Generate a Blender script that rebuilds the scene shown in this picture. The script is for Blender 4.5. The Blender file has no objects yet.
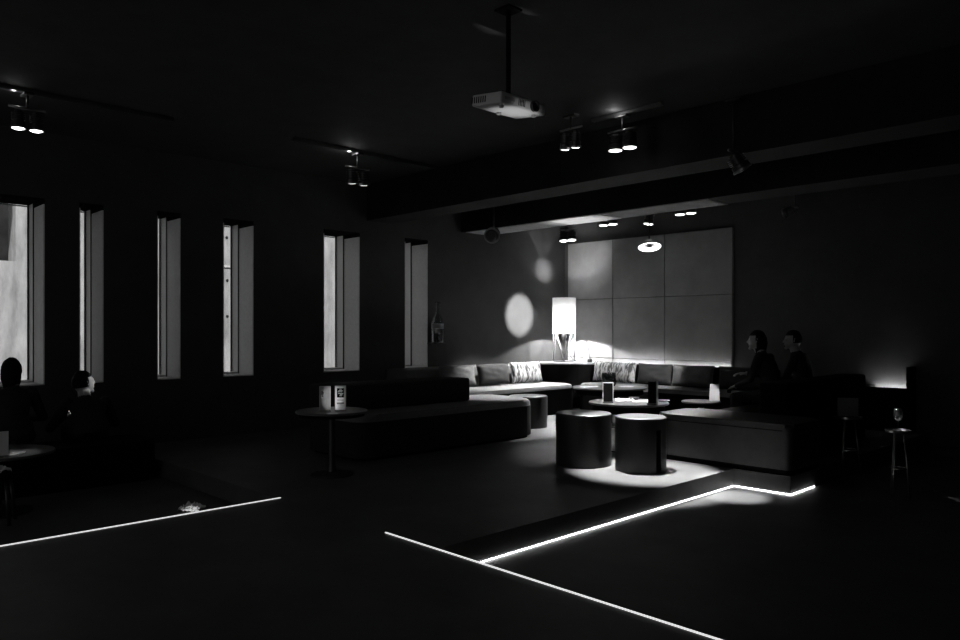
import bpy, bmesh, math, random
from mathutils import Vector, Matrix, noise
random.seed(7)
PI = math.pi
sc = bpy.context.scene
COL = sc.collection
F = 747.0; EYE = 1.5; HOR = 330.0
YAW = math.atan(770 / 747.0)
FW = Vector((-math.sin(YAW), math.cos(YAW), 0)); RT = Vector((math.cos(YAW), math.sin(YAW), 0))
ZP = 0.167                      # height of the platform and of the raised floor

# ------------------------------------------------------------------ materials
MATS = {}
def mat(name, v, rough=0.6, spec=0.3, metal=0.0, amt=0.0, scale=6.0, bump=0.0, bscale=40.0, stretch=(1, 1, 1)):
    if name in MATS: return MATS[name]
    m = bpy.data.materials.new(name); m.use_nodes = True; MATS[name] = m
    nt = m.node_tree; b = nt.nodes['Principled BSDF']
    b.inputs['Base Color'].default_value = (v, v, v, 1)
    b.inputs['Roughness'].default_value = rough
    b.inputs['Specular IOR Level'].default_value = spec
    b.inputs['Metallic'].default_value = metal
    if amt or bump:
        tc = nt.nodes.new('ShaderNodeTexCoord'); mp = nt.nodes.new('ShaderNodeMapping')
        mp.inputs['Scale'].default_value = stretch
        nt.links.new(tc.outputs['Object'], mp.inputs['Vector'])
    if amt:
        n = nt.nodes.new('ShaderNodeTexNoise'); n.inputs['Scale'].default_value = scale
        n.inputs['Detail'].default_value = 6; n.inputs['Roughness'].default_value = 0.65
        nt.links.new(mp.outputs[0], n.inputs['Vector'])
        r = nt.nodes.new('ShaderNodeValToRGB')
        lo, hi = v * (1 - amt), v * (1 + amt)
        r.color_ramp.elements[0].position = 0.3; r.color_ramp.elements[1].position = 0.7
        r.color_ramp.elements[0].color = (lo, lo, lo, 1); r.color_ramp.elements[1].color = (hi, hi, hi, 1)
        nt.links.new(n.outputs['Fac'], r.inputs['Fac']); nt.links.new(r.outputs[0], b.inputs['Base Color'])
    if bump:
        n2 = nt.nodes.new('ShaderNodeTexNoise'); n2.inputs['Scale'].default_value = bscale; n2.inputs['Detail'].default_value = 4
        nt.links.new(mp.outputs[0], n2.inputs['Vector'])
        bp = nt.nodes.new('ShaderNodeBump'); bp.inputs['Strength'].default_value = bump; bp.inputs['Distance'].default_value = 0.02
        nt.links.new(n2.outputs['Fac'], bp.inputs['Height']); nt.links.new(bp.outputs[0], b.inputs['Normal'])
    return m
def emis(name, s):
    if name in MATS: return MATS[name]
    m = bpy.data.materials.new(name); m.use_nodes = True; MATS[name] = m
    b = m.node_tree.nodes['Principled BSDF']
    b.inputs['Base Color'].default_value = (.8, .8, .8, 1)
    b.inputs['Emission Color'].default_value = (1, 1, 1, 1); b.inputs['Emission Strength'].default_value = s
    return m
def glass(name, refl=0.08, tint=0.92, rough=0.02):
    if name in MATS: return MATS[name]
    m = bpy.data.materials.new(name); m.use_nodes = True; MATS[name] = m
    nt = m.node_tree; nt.nodes.remove(nt.nodes['Principled BSDF'])
    out = nt.nodes['Material Output']
    t = nt.nodes.new('ShaderNodeBsdfTransparent'); t.inputs[0].default_value = (tint, tint, tint, 1)
    g = nt.nodes.new('ShaderNodeBsdfGlossy'); g.inputs['Roughness'].default_value = rough
    fr = nt.nodes.new('ShaderNodeLayerWeight'); fr.inputs['Blend'].default_value = 0.25
    mx = nt.nodes.new('ShaderNodeMath'); mx.operation = 'MULTIPLY_ADD'; mx.inputs[1].default_value = 0.7; mx.inputs[2].default_value = refl
    nt.links.new(fr.outputs['Fresnel'], mx.inputs[0])
    s = nt.nodes.new('ShaderNodeMixShader'); nt.links.new(mx.outputs[0], s.inputs[0])
    nt.links.new(t.outputs[0], s.inputs[1]); nt.links.new(g.outputs[0], s.inputs[2])
    nt.links.new(s.outputs[0], out.inputs['Surface'])
    return m

M_floor = mat('polished_concrete_floor', .075, .55, .25, amt=.22, scale=2.2, bump=.05, bscale=30)
M_ceil = mat('dark_painted_ceiling', .05, .85, .1, amt=.12, scale=3)
M_wall = mat('charcoal_plaster', .07, .85, .15, amt=.15, scale=2.5)
M_corner = mat('grey_plaster', .05, .8, .2, amt=.14, scale=2.2, bump=.08, bscale=25)
M_conc = mat('concrete_panel', .28, .7, .25, amt=.14, scale=2.6, bump=.12, bscale=20)
M_black = mat('black_upholstery', .006, .85, .05, bump=.05, bscale=120)
M_island = mat('island_upholstery', .03, .85, .05, bump=.05, bscale=120)
M_leather = mat('black_leather', .042, .42, .45, amt=.15, scale=9, bump=.06, bscale=70)
M_seat = mat('grey_seat_fabric', .15, .7, .2, amt=.12, scale=30, bump=.06, bscale=200)
M_blackmetal = mat('black_metal', .02, .35, .5, metal=.0)
M_glossmetal = mat('gunmetal', .25, .28, .5, metal=.9)
M_chrome = mat('chrome', .8, .12, .5, metal=1)
M_drum = mat('dark_drum_lacquer', .02, .38, .45)
M_drumtop = mat('drum_top_lacquer', .05, .4, .4)
M_tabletop = mat('dark_table_top', .09, .3, .5, amt=.12, scale=8)
M_paper = mat('white_paper', .75, .8, .2)
M_paperdim = mat('grey_paper', .35, .8, .2, amt=.2, scale=12)
M_ink = mat('dark_print', .004, .8, .05)
M_white = mat('white_plastic', .55, .5, .35)
M_lampmetal = mat('white_lamp_metal', .25, .45, .4)
M_napkin = mat('white_linen', .75, .85, .15)
M_hair = mat('dark_hair', .008, .7, .1, bump=.3, bscale=60)
M_cloth = mat('dark_clothing', .022, .85, .1, bump=.1, bscale=60)
M_skin = mat('skin', .30, .55, .3)
M_reveal = mat('grey_window_reveal', .78, .8, .15, amt=.08, scale=25)
M_frame = mat('window_frame_grey', .85, .5, .3)
M_framedark = mat('window_gasket', .015, .6, .2)
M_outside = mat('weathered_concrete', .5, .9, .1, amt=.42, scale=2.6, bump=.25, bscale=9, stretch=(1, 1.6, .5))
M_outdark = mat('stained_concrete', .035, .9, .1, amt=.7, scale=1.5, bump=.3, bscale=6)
M_ground = mat('gravel_ground', .25, .9, .1, amt=.3, scale=14)
M_led = emis('led_glow', 16.0)
M_ledslim = emis('led_slim_glow', .8)
M_cove = emis('cove_led_glow', 60.0)
M_lens = emis('lamp_lens_glow', 6.0)
M_lensdim = emis('lamp_lens_dim', 1.6)
M_glass = glass('clear_glass', .10, .9, .16)
M_pane = glass('window_pane_glass', .02, .95)
M_acryl = glass('acrylic', .12, .85)

# shade: thin fabric that lets the bulb's light through
def shade_mat():
    m = bpy.data.materials.new('lamp_shade_fabric'); m.use_nodes = True
    nt = m.node_tree; nt.nodes.remove(nt.nodes['Principled BSDF']); out = nt.nodes['Material Output']
    a = nt.nodes.new('ShaderNodeBsdfDiffuse'); a.inputs[0].default_value = (.6, .6, .6, 1)
    t = nt.nodes.new('ShaderNodeBsdfTranslucent')
    tc = nt.nodes.new('ShaderNodeTexCoord'); mp = nt.nodes.new('ShaderNodeMapping'); mp.inputs['Scale'].default_value = (40, 40, 6)
    n = nt.nodes.new('ShaderNodeTexNoise'); n.inputs['Scale'].default_value = 3; n.inputs['Detail'].default_value = 4
    nt.links.new(tc.outputs['Object'], mp.inputs[0]); nt.links.new(mp.outputs[0], n.inputs['Vector'])
    r = nt.nodes.new('ShaderNodeValToRGB'); r.color_ramp.elements[0].color = (.3, .3, .3, 1); r.color_ramp.elements[1].color = (.5, .5, .5, 1)
    nt.links.new(n.outputs['Fac'], r.inputs[0]); nt.links.new(r.outputs[0], t.inputs[0])
    s = nt.nodes.new('ShaderNodeMixShader'); s.inputs[0].default_value = .09
    nt.links.new(a.outputs[0], s.inputs[1]); nt.links.new(t.outputs[0], s.inputs[2]); nt.links.new(s.outputs[0], out.inputs['Surface'])
    return m
M_shade = shade_mat()
# cushion weave: pale streaks on a darker ground
def cushion_mat(name, lo, hi, sc_, thr=.5):
    m = bpy.data.materials.new(name); m.use_nodes = True; nt = m.node_tree; b = nt.nodes['Principled BSDF']
    tc = nt.nodes.new('ShaderNodeTexCoord'); mp = nt.nodes.new('ShaderNodeMapping'); mp.inputs['Rotation'].default_value = (0, .6, 0); mp.inputs['Scale'].default_value = (3.4, 1, .8)
    nt.links.new(tc.outputs['Object'], mp.inputs[0])
    n = nt.nodes.new('ShaderNodeTexNoise'); n.inputs['Scale'].default_value = sc_; n.inputs['Detail'].default_value = 3; n.inputs['Distortion'].default_value = 1.2
    nt.links.new(mp.outputs[0], n.inputs['Vector'])
    r = nt.nodes.new('ShaderNodeValToRGB'); r.color_ramp.elements[0].position = thr - .07; r.color_ramp.elements[1].position = thr + .07
    r.color_ramp.elements[0].color = (lo, lo, lo, 1); r.color_ramp.elements[1].color = (hi, hi, hi, 1)
    nt.links.new(n.outputs['Fac'], r.inputs[0]); nt.links.new(r.outputs[0], b.inputs['Base Color'])
    b.inputs['Roughness'].default_value = .8; b.inputs['Specular IOR Level'].default_value = .2
    return m
M_cush = cushion_mat('streaked_cushion_fabric', .06, .36, 6)
M_cushdark = mat('dark_cushion_fabric', .03, .8, .15, bump=.1, bscale=60)
M_cushmid = mat('grey_cushion_fabric', .11, .75, .2, amt=.3, scale=5)

# ------------------------------------------------------------------ mesh helpers
def obj(name, bm, m, parent=None, smooth=False, loc=None, rotz=None):
    me = bpy.data.meshes.new(name)
    bmesh.ops.recalc_face_normals(bm, faces=bm.faces[:])
    bm.to_mesh(me); bm.free()
    for x in (m if isinstance(m, (list, tuple)) else [m]): me.materials.append(x)
    if smooth:
        for p in me.polygons: p.use_smooth = True
        if smooth == 'auto':
            try: me.set_sharp_from_angle(angle=math.radians(40))
            except Exception: pass
    o = bpy.data.objects.new(name, me); COL.objects.link(o)
    if parent is not None: o.parent = parent
    if loc is not None: o.location = loc
    if rotz is not None: o.rotation_euler = (0, 0, rotz)
    return o
def thing(name, label, cat, loc=(0, 0, 0), rotz=0, group=None):
    o = bpy.data.objects.new(name, None); COL.objects.link(o); o.empty_display_size = .1
    o.location = loc; o.rotation_euler = (0, 0, rotz); o['label'] = label; o['category'] = cat
    if group: o['group'] = group
    return o
def tag(o, label, cat, group=None):
    o['label'] = label; o['category'] = cat
    if group: o['group'] = group
    return o
def struct(name, bm, m, parent=None, smooth=False):
    o = obj(name, bm, m, parent, smooth)
    if parent is None: o['kind'] = 'structure'
    return o
def dup(root, loc, rotz=None, label=None, group=None):
    r = root.copy(); COL.objects.link(r); r.location = loc
    if rotz is not None: r.rotation_euler = (0, 0, rotz)
    if label: r['label'] = label
    if group: r['group'] = group
    for ch in list(root.children):
        c = ch.copy(); COL.objects.link(c); c.parent = r
        for g in list(ch.children):
            d = g.copy(); COL.objects.link(d); d.parent = c
    return r
def B(): return bmesh.new()
def box(bm, x0, x1, y0, y1, z0, z1, bev=0, seg=3):
    r = bmesh.ops.create_cube(bm, size=1)
    vs = r['verts']
    bmesh.ops.scale(bm, vec=(x1 - x0, y1 - y0, z1 - z0), verts=vs)
    bmesh.ops.translate(bm, vec=((x0 + x1) / 2, (y0 + y1) / 2, (z0 + z1) / 2), verts=vs)
    if bev:
        es = list({e for v in vs for e in v.link_edges})
        bmesh.ops.bevel(bm, geom=es, offset=bev, segments=seg, affect='EDGES', profile=.5)
    return bm
def bx(*a, **k): return box(B(), *a, **k)
def prism(bm, pts, z0, z1, bev=0, seg=3, topbev=0):
    lo = [bm.verts.new((x, y, z0)) for x, y in pts]; hi = [bm.verts.new((x, y, z1)) for x, y in pts]
    n = len(pts); fs = [bm.faces.new(lo[::-1]), bm.faces.new(hi)]
    for i in range(n): fs.append(bm.faces.new((lo[i], lo[(i + 1) % n], hi[(i + 1) % n], hi[i])))
    if topbev:
        es = [e for v in hi for e in v.link_edges if e.other_vert(v) in hi]
        bmesh.ops.bevel(bm, geom=list(set(es)), offset=topbev, segments=4, affect='EDGES', profile=.5)
    return bm
def rrect(x0, x1, y0, y1, rad, n=8):
    """rad: radii of the corners (x0,y0),(x1,y0),(x1,y1),(x0,y1)"""
    out = []
    for (cx, cy, a0, r) in ((x0, y0, PI, rad[0]), (x1, y0, 1.5 * PI, rad[1]), (x1, y1, 0, rad[2]), (x0, y1, .5 * PI, rad[3])):
        if r <= 0: out.append((cx, cy)); continue
        ox = cx + (r if cx == x0 else -r); oy = cy + (r if cy == y0 else -r)
        for k in range(n + 1):
            a = a0 + k / n * PI / 2; out.append((ox + r * math.cos(a), oy + r * math.sin(a)))
    return out
def lathe(bm, prof, seg=40, c=(0, 0, 0)):
    rings = []
    for r, z in prof:
        if r < 1e-5: rings.append([bm.verts.new((c[0], c[1], c[2] + z))])
        else: rings.append([bm.verts.new((c[0] + r * math.cos(2 * PI * i / seg), c[1] + r * math.sin(2 * PI * i / seg), c[2] + z)) for i in range(seg)])
    for a, b in zip(rings[:-1], rings[1:]):
        if len(a) == 1 and len(b) == 1: continue
        for i in range(seg):
            j = (i + 1) % seg
            if len(a) == 1: bm.faces.new((a[0], b[j], b[i]))
            elif len(b) == 1: bm.faces.new((a[i], a[j], b[0]))
            else: bm.faces.new((a[i], a[j], b[j], b[i]))
    return bm
def tube(bm, pts, r, seg=10, cap=True):
    pts = [Vector(p) for p in pts]; rs = r if isinstance(r, (list, tuple)) else [r] * len(pts)
    rings = []; up = None
    for i, p in enumerate(pts):
        d = (pts[min(i + 1, len(pts) - 1)] - pts[max(i - 1, 0)]).normalized()
        if up is None:
            up = Vector((0, 0, 1)) if abs(d.z) < .9 else Vector((1, 0, 0))
        a = d.cross(up).normalized(); b = a.cross(d).normalized(); up = b
        rings.append([bm.verts.new(p + (a * math.cos(2 * PI * k / seg) + b * math.sin(2 * PI * k / seg)) * rs[i]) for k in range(seg)])
    for A_, B_ in zip(rings[:-1], rings[1:]):
        for k in range(seg): bm.faces.new((A_[k], A_[(k + 1) % seg], B_[(k + 1) % seg], B_[k]))
    if cap: bm.faces.new(rings[0][::-1]); bm.faces.new(rings[-1])
    return bm
def xf(bm, M): bmesh.ops.transform(bm, matrix=M, verts=bm.verts[:]); return bm
def aim(d):
    """matrix turning -Z to direction d"""
    return Vector(d).to_track_quat('-Z', 'Y').to_matrix().to_4x4()
def light(kind, name, loc, power, target=None, size=.03, angle=None, blend=.3):
    l = bpy.data.lights.new(name, kind); l.energy = power
    o = bpy.data.objects.new(name, l); COL.objects.link(o); o.location = loc
    if kind in ('SPOT', 'POINT'): l.shadow_soft_size = size
    if kind == 'SPOT': l.spot_size = math.radians(angle); l.spot_blend = blend
    if target is not None: o.rotation_euler = (Vector(target) - Vector(loc)).to_track_quat('-Z', 'Y').to_euler()
    return o

# ------------------------------------------------------------------ the room shell
XW = -9.0; YB = 10.96; ZC = 3.62; XE = 1.5; YS = -3.0
bm = B()
box(bm, XW, XE, YS, YB, -.25, 0)
box(bm, -5.355, XE, YS, 2.972, 0, ZP)
box(bm, XW, -3.45, 2.972, YB, 0, ZP)
box(bm, -3.45, -2.9, 6.735, YB, 0, ZP)
struct('floor', bm, M_floor)
struct('ceiling', bx(XW - .65, XE + .2, YS, YB + .2, ZC, ZC + .2), M_ceil)
struct('wall_back', bx(XW, XE, YB, YB + .2, -.25, ZC), M_wall)
struct('wall_right', bx(XE, XE + .2, YS, YB + .2, -.25, ZC), M_wall)
# beams across the ceiling
struct('trim_1', bx(XW, XE, 8.3, 8.85, 3.1, ZC), mat('beam_paint', .02, .8, .1, amt=.25, scale=2))
struct('trim_2', bx(XW, XE, 6.42, 6.9, 3.1, ZC), mat('beam_paint', .12))
bm = B(); box(bm, -7.13, -6.22, 8.31, 8.84, 3.085, 3.099); struct('trim_8', bm, mat('lit_patch_board', .45, .8, .2, amt=.12, scale=5))  # lit patch on the beam's underside put into a paler board
bm = B(); box(bm, -8.9, -7.15, 8.31, 8.84, 3.088, 3.099); box(bm, -6.2, -4.6, 8.31, 8.84, 3.088, 3.099); struct('trim_9', bm, mat('dim_lit_board', .26, .8, .2, amt=.2, scale=5))  # less lit stretches of the underside, their light put into a duller tone
# window wall with its openings: (y0, y1) of each slit
WIN = [(.55, 2.228), (2.566, 2.819), (3.41, 3.69), (4.226, 4.640), (5.69, 6.298), (7.127, 7.586)]
SILL = .91; HEAD = 2.91; LIN = 2.85; DEP = .6
bm = B(); y = YS
for a, b in WIN:
    box(bm, XW - DEP, XW, y, a, -.25, ZC); box(bm, XW - DEP, XW, a, b, -.25, SILL); box(bm, XW - DEP, XW, a, b, HEAD, ZC); y = b
box(bm, XW - DEP, XW, y, YB + .2, -.25, ZC)
struct('wall_left', bm, M_corner)
for i, (a, b) in enumerate(WIN):
    r = bpy.data.objects.new('window_%d' % (i + 1), None); COL.objects.link(r); r['kind'] = 'structure'
    bm = B()
    box(bm, XW - .38, XW - .001, b - .012, b + .001, SILL, LIN); box(bm, XW - .38, XW - .001, a - .001, a + .012, SILL, LIN)
    box(bm, XW - .38, XW - .001, a, b, SILL - .001, SILL + .012)
    obj('reveal_lining', bm, M_reveal, r)
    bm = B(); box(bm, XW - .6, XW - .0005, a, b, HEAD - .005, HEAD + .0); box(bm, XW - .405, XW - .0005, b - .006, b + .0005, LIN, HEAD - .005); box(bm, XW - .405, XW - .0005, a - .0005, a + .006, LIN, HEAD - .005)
    obj('head_shade_sheet', bm, mat('soffit_shade', .012, .9, 0), r)  # added black sheets: shade at the opening head put into the colour
    bm = B()
    box(bm, XW - .58, XW - .405, b - .014, b, SILL, HEAD); box(bm, XW - .58, XW - .405, a, a + .014, SILL, HEAD)
    box(bm, XW - .58, XW - .42, a, b, SILL, SILL + .03)
    obj('window_frame', bm, M_frame, r)
    bm = B()
    box(bm, XW - .405, XW - .38, b - .02, b, SILL, HEAD); box(bm, XW - .60, XW - .58, b - .03, b, SILL, HEAD)
    if i != 2: box(bm, XW - .60, XW - .575, a, b, 2.885, 2.897)
    obj('gasket', bm, M_framedark, r)
    obj('pane', bx(XW - .555, XW - .545, a + .014, b - .014, SILL + .03, HEAD), M_pane, r)
# concrete panels standing on the back wall (top row and lower row), with open joints
bm = B(); bm2 = B()
xs = [-8.88, -7.86, -6.81, -5.60]
for k in range(len(xs) - 1):
    for z0, z1 in ((.1, .995), (1.005, 2.055), (2.065, 3.1)):
        box(bm if k == 0 else bm2, xs[k] + .005, xs[k + 1] - .005, YB - .06, YB, z0, z1, .004, 1)
struct('trim_3', bm, M_conc); struct('trim_4', bm2, M_conc)

# outside: courtyard ground and wall
struct('ground', bx(-16, XW - DEP, -12, 16, -.6, -.3), M_ground)
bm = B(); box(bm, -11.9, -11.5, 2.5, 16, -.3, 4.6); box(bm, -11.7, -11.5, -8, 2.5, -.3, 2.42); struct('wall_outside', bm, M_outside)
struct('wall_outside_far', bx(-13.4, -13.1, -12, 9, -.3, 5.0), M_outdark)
struct('trim_5', bx(-11.52, -11.488, 5.1, 5.85, 2.51, 2.54), M_paper)
bm = B()
for yy, zz in ((5.46, 2.99), (5.47, 2.30), (5.47, 1.72), (6.9, 2.7), (7.05, 1.9), (3.45, 2.2), (3.42, 1.3)):
    d_ = lathe(B(), [(0, .004), (.024, .004), (.024, -.02), (0, -.02)], 14); xf(d_, Matrix.Translation((-11.5, yy, zz)) @ Matrix.Rotation(PI / 2, 4, 'Y'))
    me = bpy.data.meshes.new('t'); d_.to_mesh(me); d_.free(); bm.from_mesh(me); bpy.data.meshes.remove(me)
struct('trim_6', bm, M_framedark)
struct('trim_7', bx(-13.4, -11.55, -8, 2.45, 3.25, 3.45), M_outside)       # canopy over the recess
tag(obj('tube_lamp', bx(-11.75, -11.70, .6, 2.2, 3.20, 3.245), emis('tube_glow', 1.2)), 'white tube lamp under the canopy outside the first window', 'lamp')

# ------------------------------------------------------------------ LED strips
def strip(x0, x1, y0, y1, z0, z1, m, label):
    t = tag(obj('led_strip', bx(x0, x1, y0, y1, z0, z1), m), label, 'led strip', 'led edge lights')
    return t
strip(-5.361, -5.350, -2.8, 2.99, ZP - .004, ZP + .006, M_ledslim, 'thin white LED line edging the raised floor before the window seats')
strip(-3.956, 1.3, 2.967, 2.977, ZP - .004, ZP + .006, M_ledslim, 'long thin LED line crossing the nearest foreground edge of the raised floor')
strip(-3.45, -3.445, 2.99, 6.735, .003, .008, M_led, 'bright LED strip at the foot of the platform step by the drum stools')
strip(-3.45, -2.9, 6.728, 6.735, .003, .010, M_led, 'short LED strip under the front of the black leather bench')
strip(-2.9, -2.893, 6.728, 7.26, .003, .010, M_led, 'stub of LED strip turning the outer corner under the leather bench')

# ------------------------------------------------------------------ sofas and benches
def bench(name, label, pts, z0, z1, m, cat='bench', top=.06):
    t = thing(name, label, cat, (0, 0, 0))
    cx = sum(p[0] for p in pts) / len(pts); cy = sum(p[1] for p in pts) / len(pts)
    ins = [(cx + (x - cx) * .97, cy + (y - cy) * .97) for x, y in pts]
    obj('plinth', prism(B(), ins, z0, z0 + .05), M_black, t)
    obj('seat_block', prism(B(), pts, z0 + .05, z1, topbev=top), m, t, 'auto')
    return t
# leather bench on the platform edge
t = bench('leather_bench', 'long black leather bench end lit along its top, above the step corner', rrect(-4.35, -2.9, 6.745, 7.5, (.12, .06, .1, .1)), ZP, .635, M_leather)
bm = B(); tube(bm, [(-4.20, 6.743, .575), (-3.6, 6.743, .575), (-2.98, 6.743, .575)], .004, 6); obj('seam_piping', bm, M_black, t)
# island sofa whose back is turned to the camera
t = bench('island_sofa', 'low black island sofa with rounded end and dark backrest, in the middle of the platform', rrect(-7.2, -6.22, 4.35, 7.1, (.1, .2, .32, .1)), ZP, .635, M_seat, 'sofa', .05)
t.children[1].data.materials[0] = mat('island_seat_fabric', .16, .6, .25, amt=.1, scale=30)
obj('backrest', bx(-7.2, -6.66, 4.36, 6.3, .636, .91, .03), M_island, t, 'auto')
obj('side_panel', prism(B(), rrect(-7.205, -6.215, 4.345, 7.105, (.1, .2, .32, .1)), ZP + .03, .56), M_island, t)
# sofa along the window wall
t = bench('window_sofa', 'grey banquette sofa running along the window wall into the corner', rrect(-8.6, -7.62, 6.75, 9.665, (.06, .1, .3, .02)), ZP, .62, M_seat, 'sofa', .05)
obj('front_panel', prism(B(), rrect(-8.6, -7.615, 6.745, 9.67, (.06, .1, .3, .02)), ZP + .03, .56), M_black, t)
obj('backrest', bx(-8.97, -8.45, 6.75, 9.66, ZP + .02, .925, .025), mat('sofa_back_fabric', .10, .6, .3), t, 'auto')
# sofa along the back wall
t = bench('back_sofa', 'dark banquette sofa running along the concrete back wall', rrect(-7.75, -4.75, 9.7, 10.45, (.2, .1, .02, .02)), ZP, .62, M_seat, 'sofa', .05)
obj('front_panel', prism(B(), rrect(-7.755, -4.745, 9.695, 10.45, (.2, .1, .02, .02)), ZP + .03, .56), M_black, t)
obj('backrest', bx(-7.80, -4.75, 10.40, 10.70, ZP + .02, .925, .025), M_black, t, 'auto')
# corner plinth under the lamp
pts = [(-8.985, YB - .01), (-8.985, 9.68), (-8.45, 9.68), (-8.28, 9.80), (-8.0, 10.10), (-7.86, 10.36), (-7.83, YB - .07), (-8.8, YB - .07)]
pts = [(-8.985, 9.68), (-8.45, 9.68), (-8.24, 9.85), (-8.0, 10.11), (-7.83, 10.38), (-7.83, YB - .07), (-8.985, YB - .07)]
t = thing('corner_plinth', 'dark corner cabinet with pale top carrying the lamp, between the two banquettes', 'cabinet')
obj('body', prism(B(), pts, ZP, .905), M_black, t)
obj('cabinet_top', prism(B(), pts, .906, .932, topbev=.006), mat('corner_top', .3, .5, .3), t)
# sofa on the right with its back to the side
t = bench('side_sofa', 'black sofa with high back where two guests sit, beyond the leather bench', rrect(-4.20, -3.64, 7.62, 9.7, (.1, .02, .02, .1)), ZP, .60, M_black, 'sofa', .05)
obj('backrest', bx(-3.62, -3.32, 7.62, 9.9, ZP, .95, .03), M_black, t, 'auto')
# cove light behind the back sofa and a lit console at the far right
tag(obj('cove_light', bx(-7.8, -5.60, 10.872, 10.89, .865, .88), M_cove), 'hidden white LED cove light between back sofa and concrete wall', 'cove light')
t = thing('wall_console', 'low dark console glowing upward against the back wall, past the side sofa', 'console')
obj('front_panel', bx(-3.56, -3.06, 10.66, 10.70, ZP if False else .0, .745), M_black, t)
obj('end_panel', bx(-3.10, -3.06, 10.70, 10.958, 0, 1.02), M_black, t)
obj('end_panel', bx(-3.62, -3.56, 10.66, 10.958, ZP, .745), M_black, t)
obj('led_tube', bx(-3.54, -3.12, 10.89, 10.905, .69, .705), emis('console_led', 90), t)

# ------------------------------------------------------------------ cushions
def cushion_bm(w, h, d, n=16, wr=.012, seed=0):
    bm = B(); vs = {}
    for s in (1, -1):
        for i in range(n + 1):
            for j in range(n + 1):
                u, v = i / n * 2 - 1, j / n * 2 - 1
                if s == -1 and (abs(u) == 1 or abs(v) == 1): vs[(s, i, j)] = vs[(1, i, j)]; continue
                th = d / 2 * (max(0, 1 - abs(u) ** 3.2) ** .55) * (max(0, 1 - abs(v) ** 3.2) ** .55)
                k = 1 - .05 * (1 - v * v) * abs(u) ** 4; k2 = 1 - .06 * (1 - u * u) * abs(v) ** 4
                y = s * (th + wr * noise.noise(Vector((u * 3 + seed, v * 2.2, s * 5))) * (1 - u * u) * (1 - v * v) * 2)
                vs[(s, i, j)] = bm.verts.new((u * w / 2 * k, y, v * h / 2 * k2))
    for s in (1, -1):
        for i in range(n):
            for j in range(n):
                q = [vs[(s, i, j)], vs[(s, i + 1, j)], vs[(s, i + 1, j + 1)], vs[(s, i, j + 1)]]
                if len(set(q)) == 4: bm.faces.new(q if s == 1 else q[::-1])
    return bm
def cushion(x, y, z, w, h, facing, m, label, tilt=.18, seed=0):
    """facing: angle of the direction the cushion's face looks"""
    o = obj('cushion', cushion_bm(w, h, .15, seed=seed), m, None, True)
    o.rotation_euler = (-tilt, 0, facing + PI / 2); o.rotation_euler = (Matrix.Rotation(facing + PI / 2, 4, 'Z') @ Matrix.Rotation(-tilt, 4, 'X')).to_euler()
    o.location = (x, y, z)
    tag(o, label, 'cushion', 'sofa cushions')
    bm = B(); n = 24
    ring = []
    for k in range(4 * n):
        s, f = divmod(k, n); f = f / n * 2 - 1
        u, v = ((f, -1), (1, f), (-f, 1), (-1, -f))[s]
        kk = 1 - .05 * (1 - v * v) * abs(u) ** 4; k2 = 1 - .06 * (1 - u * u) * abs(v) ** 4
        ring.append((u * w / 2 * kk, 0, v * h / 2 * k2))
    tube(bm, ring + [ring[0]], .006, 6, False); obj('piping', bm, m, o, True)
    return o
CZ = .62 + .182
cushion(-8.33, 7.62, CZ, .72, .325, 0, M_cushmid, 'grey cushion on the window banquette, nearest the island sofa back', seed=1)
cushion(-8.33, 8.38, CZ, .70, .32, 0, M_cushdark, 'dark cushion on the window banquette between two paler ones', seed=2)
cushion(-8.33, 9.15, CZ + .005, .74, .34, 0, M_cush, 'pale streaked cushion on the window banquette, next to the lamp corner', seed=3)
cushion(-7.36, 10.25, CZ, .86, .335, -PI / 2, M_cush, 'pale streaked cushion on the back banquette, next to the lamp corner', seed=4)
cushion(-6.60, 10.27, CZ, .62, .32, -PI / 2, M_cushdark, 'dark cushion on the back banquette behind the upright menu', seed=5)
cushion(-5.92, 10.26, CZ, .70, .325, -PI / 2, M_cushmid, 'grey cushion on the back banquette, second from its far end', seed=6)
cushion(-5.13, 10.27, CZ, .74, .325, -PI / 2, M_cushdark, 'dark cushion at the guests end of the back banquette', seed=7)

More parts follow.
